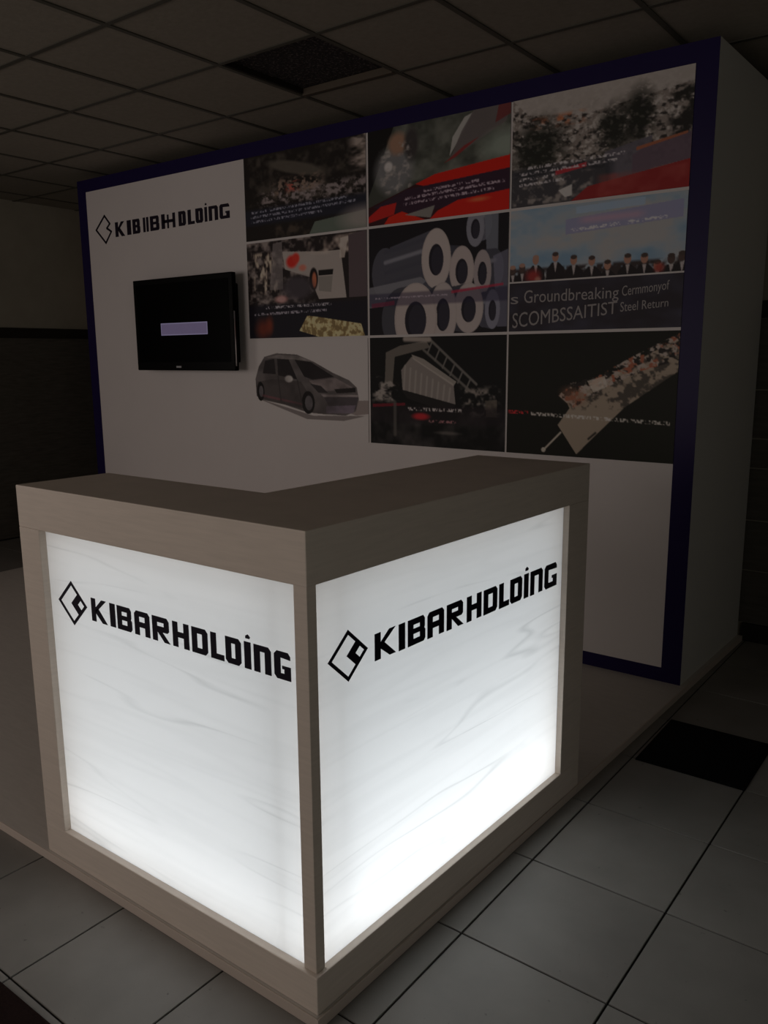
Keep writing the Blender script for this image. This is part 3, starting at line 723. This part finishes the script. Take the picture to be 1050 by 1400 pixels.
# 8 silver hatchback on white
WHITE = (99, 93.5, 92.5)
p = cv(C1, R3, WHITE)
p.poly([(.62, .62), (1, .59), (1, .72), (.90, .74)], (58, 52, 51), .8)
p.poly([(.04, .60), (.55, .76), (.98, .74), (.80, .80), (.5, .80)], (30, 27, 27), .6)
car = [(.045, .58), (.04, .40), (.075, .27), (.13, .17), (.24, .135), (.42, .15), (.56, .22), (.72, .33), (.85, .40), (.91, .47), (.925, .58), (.90, .70), (.82, .745), (.62, .74), (.50, .73), (.30, .66), (.10, .62)]
p.poly(car, (45, 42, 42))
p.poly([(.06, .43), (.20, .40), (.45, .42), (.52, .55), (.50, .70), (.30, .66), (.08, .60)], (34, 31, 31))
p.poly([(.14, .18), (.26, .15), (.42, .16), (.56, .22), (.40, .20)], (70, 66, 65), .8)
p.poly([(.40, .20), (.54, .225), (.73, .37), (.55, .40), (.48, .37)], (13, 11, 12))
p.poly([(.135, .21), (.22, .19), (.23, .35), (.11, .34)], (15, 13, 14)); p.poly([(.245, .19), (.35, .20), (.42, .40), (.25, .36)], (14, 12, 13))
p.poly([(.52, .41), (.74, .38), (.88, .47), (.70, .51), (.60, .50)], (66, 60, 60))
p.poly([(.53, .44), (.62, .46), (.68, .53), (.60, .53)], (22, 20, 21)); p.poly([(.73, .49), (.90, .47), (.90, .515), (.75, .53)], (14, 12, 12))
p.poly([(.64, .56), (.92, .56), (.90, .68), (.70, .70)], (34, 31, 33)); p.poly([(.66, .66), (.90, .64), (.88, .72), (.66, .73)], (58, 52, 60), .8)
p.poly([(.62, .545), (.92, .54), (.92, .56), (.64, .57)], (78, 72, 72), .8)
p.ell(.51, .63, .055, .115, (9, 8, 8)); p.ell(.515, .635, .033, .075, (48, 46, 48)); p.ell(.085, .53, .035, .10, (9, 8, 8)); p.ell(.09, .53, .02, .06, (44, 42, 44))
p.ell(.345, .395, .035, .035, (104, 100, 98), 1, 0, .2)
p.poly([(.10, .56), (.46, .64), (.46, .66), (.10, .585)], (60, 34, 38), .6)
p.speck(p.pmask(car), 9, 7, .35, .75, (20, 18, 18), .45)
p.line((.25, .37), (.27, .62), .004, (24, 22, 22)); p.line((.42, .41), (.46, .66), .004, (24, 22, 22))
poster('photo_poster.006', *C1, *R3, p, 'print of a silver hatchback car on white below the machinery photo')

# 9 crane bucket at night
p = cv(C2, R3, (8, 8, 8))
p.speck(p.band(-.1, 1.1, .62, 1.1, .1), 10, 6, .4, .8, (26, 24, 24))
p.poly([(.12, .42), (.13, .14), (.24, .08), (.44, .04), (.47, .10), (.20, .18), (.18, .46)], (48, 45, 42))
p.poly([(.25, .30), (.33, .18), (.64, .42), (.655, .60), (.26, .48)], (62, 58, 56))
for k_ in range(9):
    a = .28+k_*.042; p.line((a, .26+k_*.025), (a-.01, .48+k_*.012), .006, (78, 74, 71), .7)
p.poly([(.25, .48), (.655, .60), (.62, .68), (.30, .56)], (14, 13, 13))
p.poly([(.33, .16), (.42, .20), (.66, .40), (.64, .44), (.34, .20)], (84, 79, 75), .8)
p.line((.46, .02), (.80, .42), .008, (50, 48, 46)); p.line((.42, .12), (.76, .48), .008, (46, 44, 42)); p.line((.28, .02), (.46, .03), .016, (76, 70, 66))
for k_ in range(6): p.line((.48+k_*.055, .06+k_*.065), (.45+k_*.055, .15+k_*.065), .005, (52, 50, 48))
p.speck(p.band(.66, .98, .42, .72, .06), 22, 18, .48, .7, (62, 58, 55)); p.speck(p.band(.0, .24, .34, .62, .05), 18, 20, .45, .7, (72, 68, 65))
p.poly([(.86, .56), (.94, .55), (.94, .70), (.87, .70)], (42, 38, 34), .8)
p.blend(p.band(-.1, 1.1, .60, .80, .04)*.6, (15, 12, 14))
p.poly([(.02, .62), (.28, .60), (.28, .625), (.02, .65)], (58, 12, 18), .8)
p.caption(.30, .70, .655, .014, (110, 104, 104), .85, .0); p.caption(.46, .66, .76, .013, (92, 60, 62), .8)
p.ell(.40, .72, .06, .03, (110, 18, 22), .8, 0, .4); p.ell(.60, .86, .08, .015, (48, 45, 43), .7, 0, .5)
p.line((.20, .60), (.20, .90), .012, (40, 38, 36), .8)
poster('photo_poster.007', *C2, *R3, p, 'black photo of grey tipping bucket machinery, bottom row of the grid')

# 10 loaded barge from above
p = cv(C3, R3, (11, 11, 9))
p.blend(np.clip((p.U-.5)*.5, 0, 1)*np.clip(p.V, 0, 1), (26, 28, 24))
barge = [(.33, .74), (.40, .60), (.37, .52), (.55, .40), (.78, .22), (1, .05), (1, .30), (.72, .58), (.45, .97)]
p.poly(barge, (74, 66, 58))
bm_ = p.pmask(barge)
p.speck(bm_*p.band(.3, 1.1, -.1, .62, .04), 28, 22, .48, .62, (34, 31, 28))
top = [(.33, .50), (.40, .40), (.56, .34), (.74, .20), (.88, .10), (1, .02), (1, .22), (.80, .30), (.60, .44), (.42, .60)]
p.speck(p.pmask(top), 40, 34, .48, .60, (84, 76, 71)); p.speck(p.pmask(top), 30, 26, .56, .66, (76, 42, 31)); p.speck(p.pmask(top), 30, 26, .58, .66, (18, 16, 15))
p.ell(.42, .50, .07, .06, (66, 44, 34), .6, .3, .5)
p.poly([(.50, .38), (.60, .34), (.62, .42), (.54, .47)], (110, 100, 92), .7)
p.line((.24, .96), (.35, .80), .005, (100, 92, 84)); p.ell(.245, .95, .014, .02, (96, 90, 82))
p.line((.56, .79), (.52, .84), .006, (22, 20, 18))
p.caption(.01, .14, .645, .014, (104, 20, 22), .9, .02); p.caption(.16, .97, .655, .014, (112, 106, 102), .85, .045)
poster('photo_poster.008', *C3, *R3, p, 'black aerial photo of a loaded barge lying diagonally, bottom row by the border')

# ------------------------------------------------------------------ television
tx0, tx1, tz0, tz1 = -3.742, -2.756, 1.492, 2.098
tv = empty('television', ((tx0+tx1)/2, YW-0.06, tz0))
tag(tv, 'black flat television hung on the white display wall, showing a small violet box', 'television')
TY = YW-0.12
box('casing', tx0, tx1, TY, TY+0.035, tz0, tz1, M['tv'], tv, 0.006)
box('rear_housing', tx0+0.06, tx1-0.05, TY+0.034, TY+0.10, tz0+0.05, tz1-0.06, M['tv'], tv, 0.01)  # set near the edge so its black also stands in for shadow
box('wall_bracket', -3.45, -3.05, TY+0.095, YW-0.0031, 1.68, 1.92, M['rail'], tv)
scr = box('screen', tx0+0.035, tx1-0.035, TY-0.0015, TY+0.002, tz0+0.055, tz1-0.035, M['tv_screen'], tv)
box('message_edge', -3.463, -2.998, TY-0.0025, TY-0.0014, 1.724, 1.804, M['msg_edge'], scr)
box('message_box', -3.457, -3.004, TY-0.0032, TY-0.0020, 1.730, 1.798, M['msg'], scr)
box('brand_mark', -3.325, -3.275, TY-0.002, TY+0.001, 1.510, 1.522, M['tv_logo'], tv)
box('side_glint', tx1-0.004, tx1+0.002, TY+0.006, TY+0.014, tz0+0.03, tz0+0.37, M['tv_glint'], tv)  # thin silver piece standing in for a glint on the glossy side

# ------------------------------------------------------------------ dark ceiling vent
vx0, vx1, vy0, vy1 = GX+BW/2, GX+GP-BW/2, GY+GP+BW/2, GY+2*GP-BW/2
vn = empty('ceiling_vent', ((vx0+vx1)/2, (vy0+vy1)/2, ZC))
tag(vn, 'square dark speckled vent panel set into the tiled ceiling', 'ceiling vent')
box('filter', vx0, vx1, vy0, vy1, ZC+0.028, ZC+0.036, M['vent_dark'], vn)
box('rim', vx0, vx1, vy1-0.022, vy1, ZC-0.006, ZC+0.028, M['vent_frame'], vn, 0.003)
box('rim', vx0, vx1, vy0, vy0+0.008, ZC+0.004, ZC+0.028, M['rail'], vn)
box('rim', vx0, vx0+0.008, vy0+0.008, vy1-0.022, ZC+0.004, ZC+0.028, M['rail'], vn)
box('rim', vx1-0.008, vx1, vy0+0.008, vy1-0.022, ZC+0.004, ZC+0.028, M['rail'], vn)

# ------------------------------------------------------------------ mats
def floor_mat(x0, x1, y0, y1, m, label, rot=0.0):
    cx, cy = (x0+x1)/2, (y0+y1)/2
    e = empty('floor_mat', (cx, cy, 0)); tag(e, label, 'mat')
    box('pile', x0+0.012, x1-0.012, y0+0.012, y1-0.012, 0.0, 0.007, m, e, 0.002)
    v, f = [], []
    for (a, b, c, d) in ((x0, x1, y0, y0+0.012), (x0, x1, y1-0.012, y1), (x0, x0+0.012, y0+0.012, y1-0.012), (x1-0.012, x1, y0+0.012, y1-0.012)):
        b0 = len(v); v += [(a, c, 0), (b, c, 0), (b, d, 0), (a, d, 0), (a, c, .005), (b, c, .005), (b, d, .005), (a, d, .005)]; f += [tuple(b0+q for q in g) for g in BF]
    meshpart('binding', v, f, m, e)
    e.rotation_euler = (0, 0, rot)
    return e
floor_mat(0.137, 0.545, 1.738, 2.178, M['mat_black'], 'square black mat on the tiles beside the platform edge')
floor_mat(-1.25, -0.30, -1.00, -0.378, M['mat_brown'], 'dark brown mat on the tiles in front of the counter')
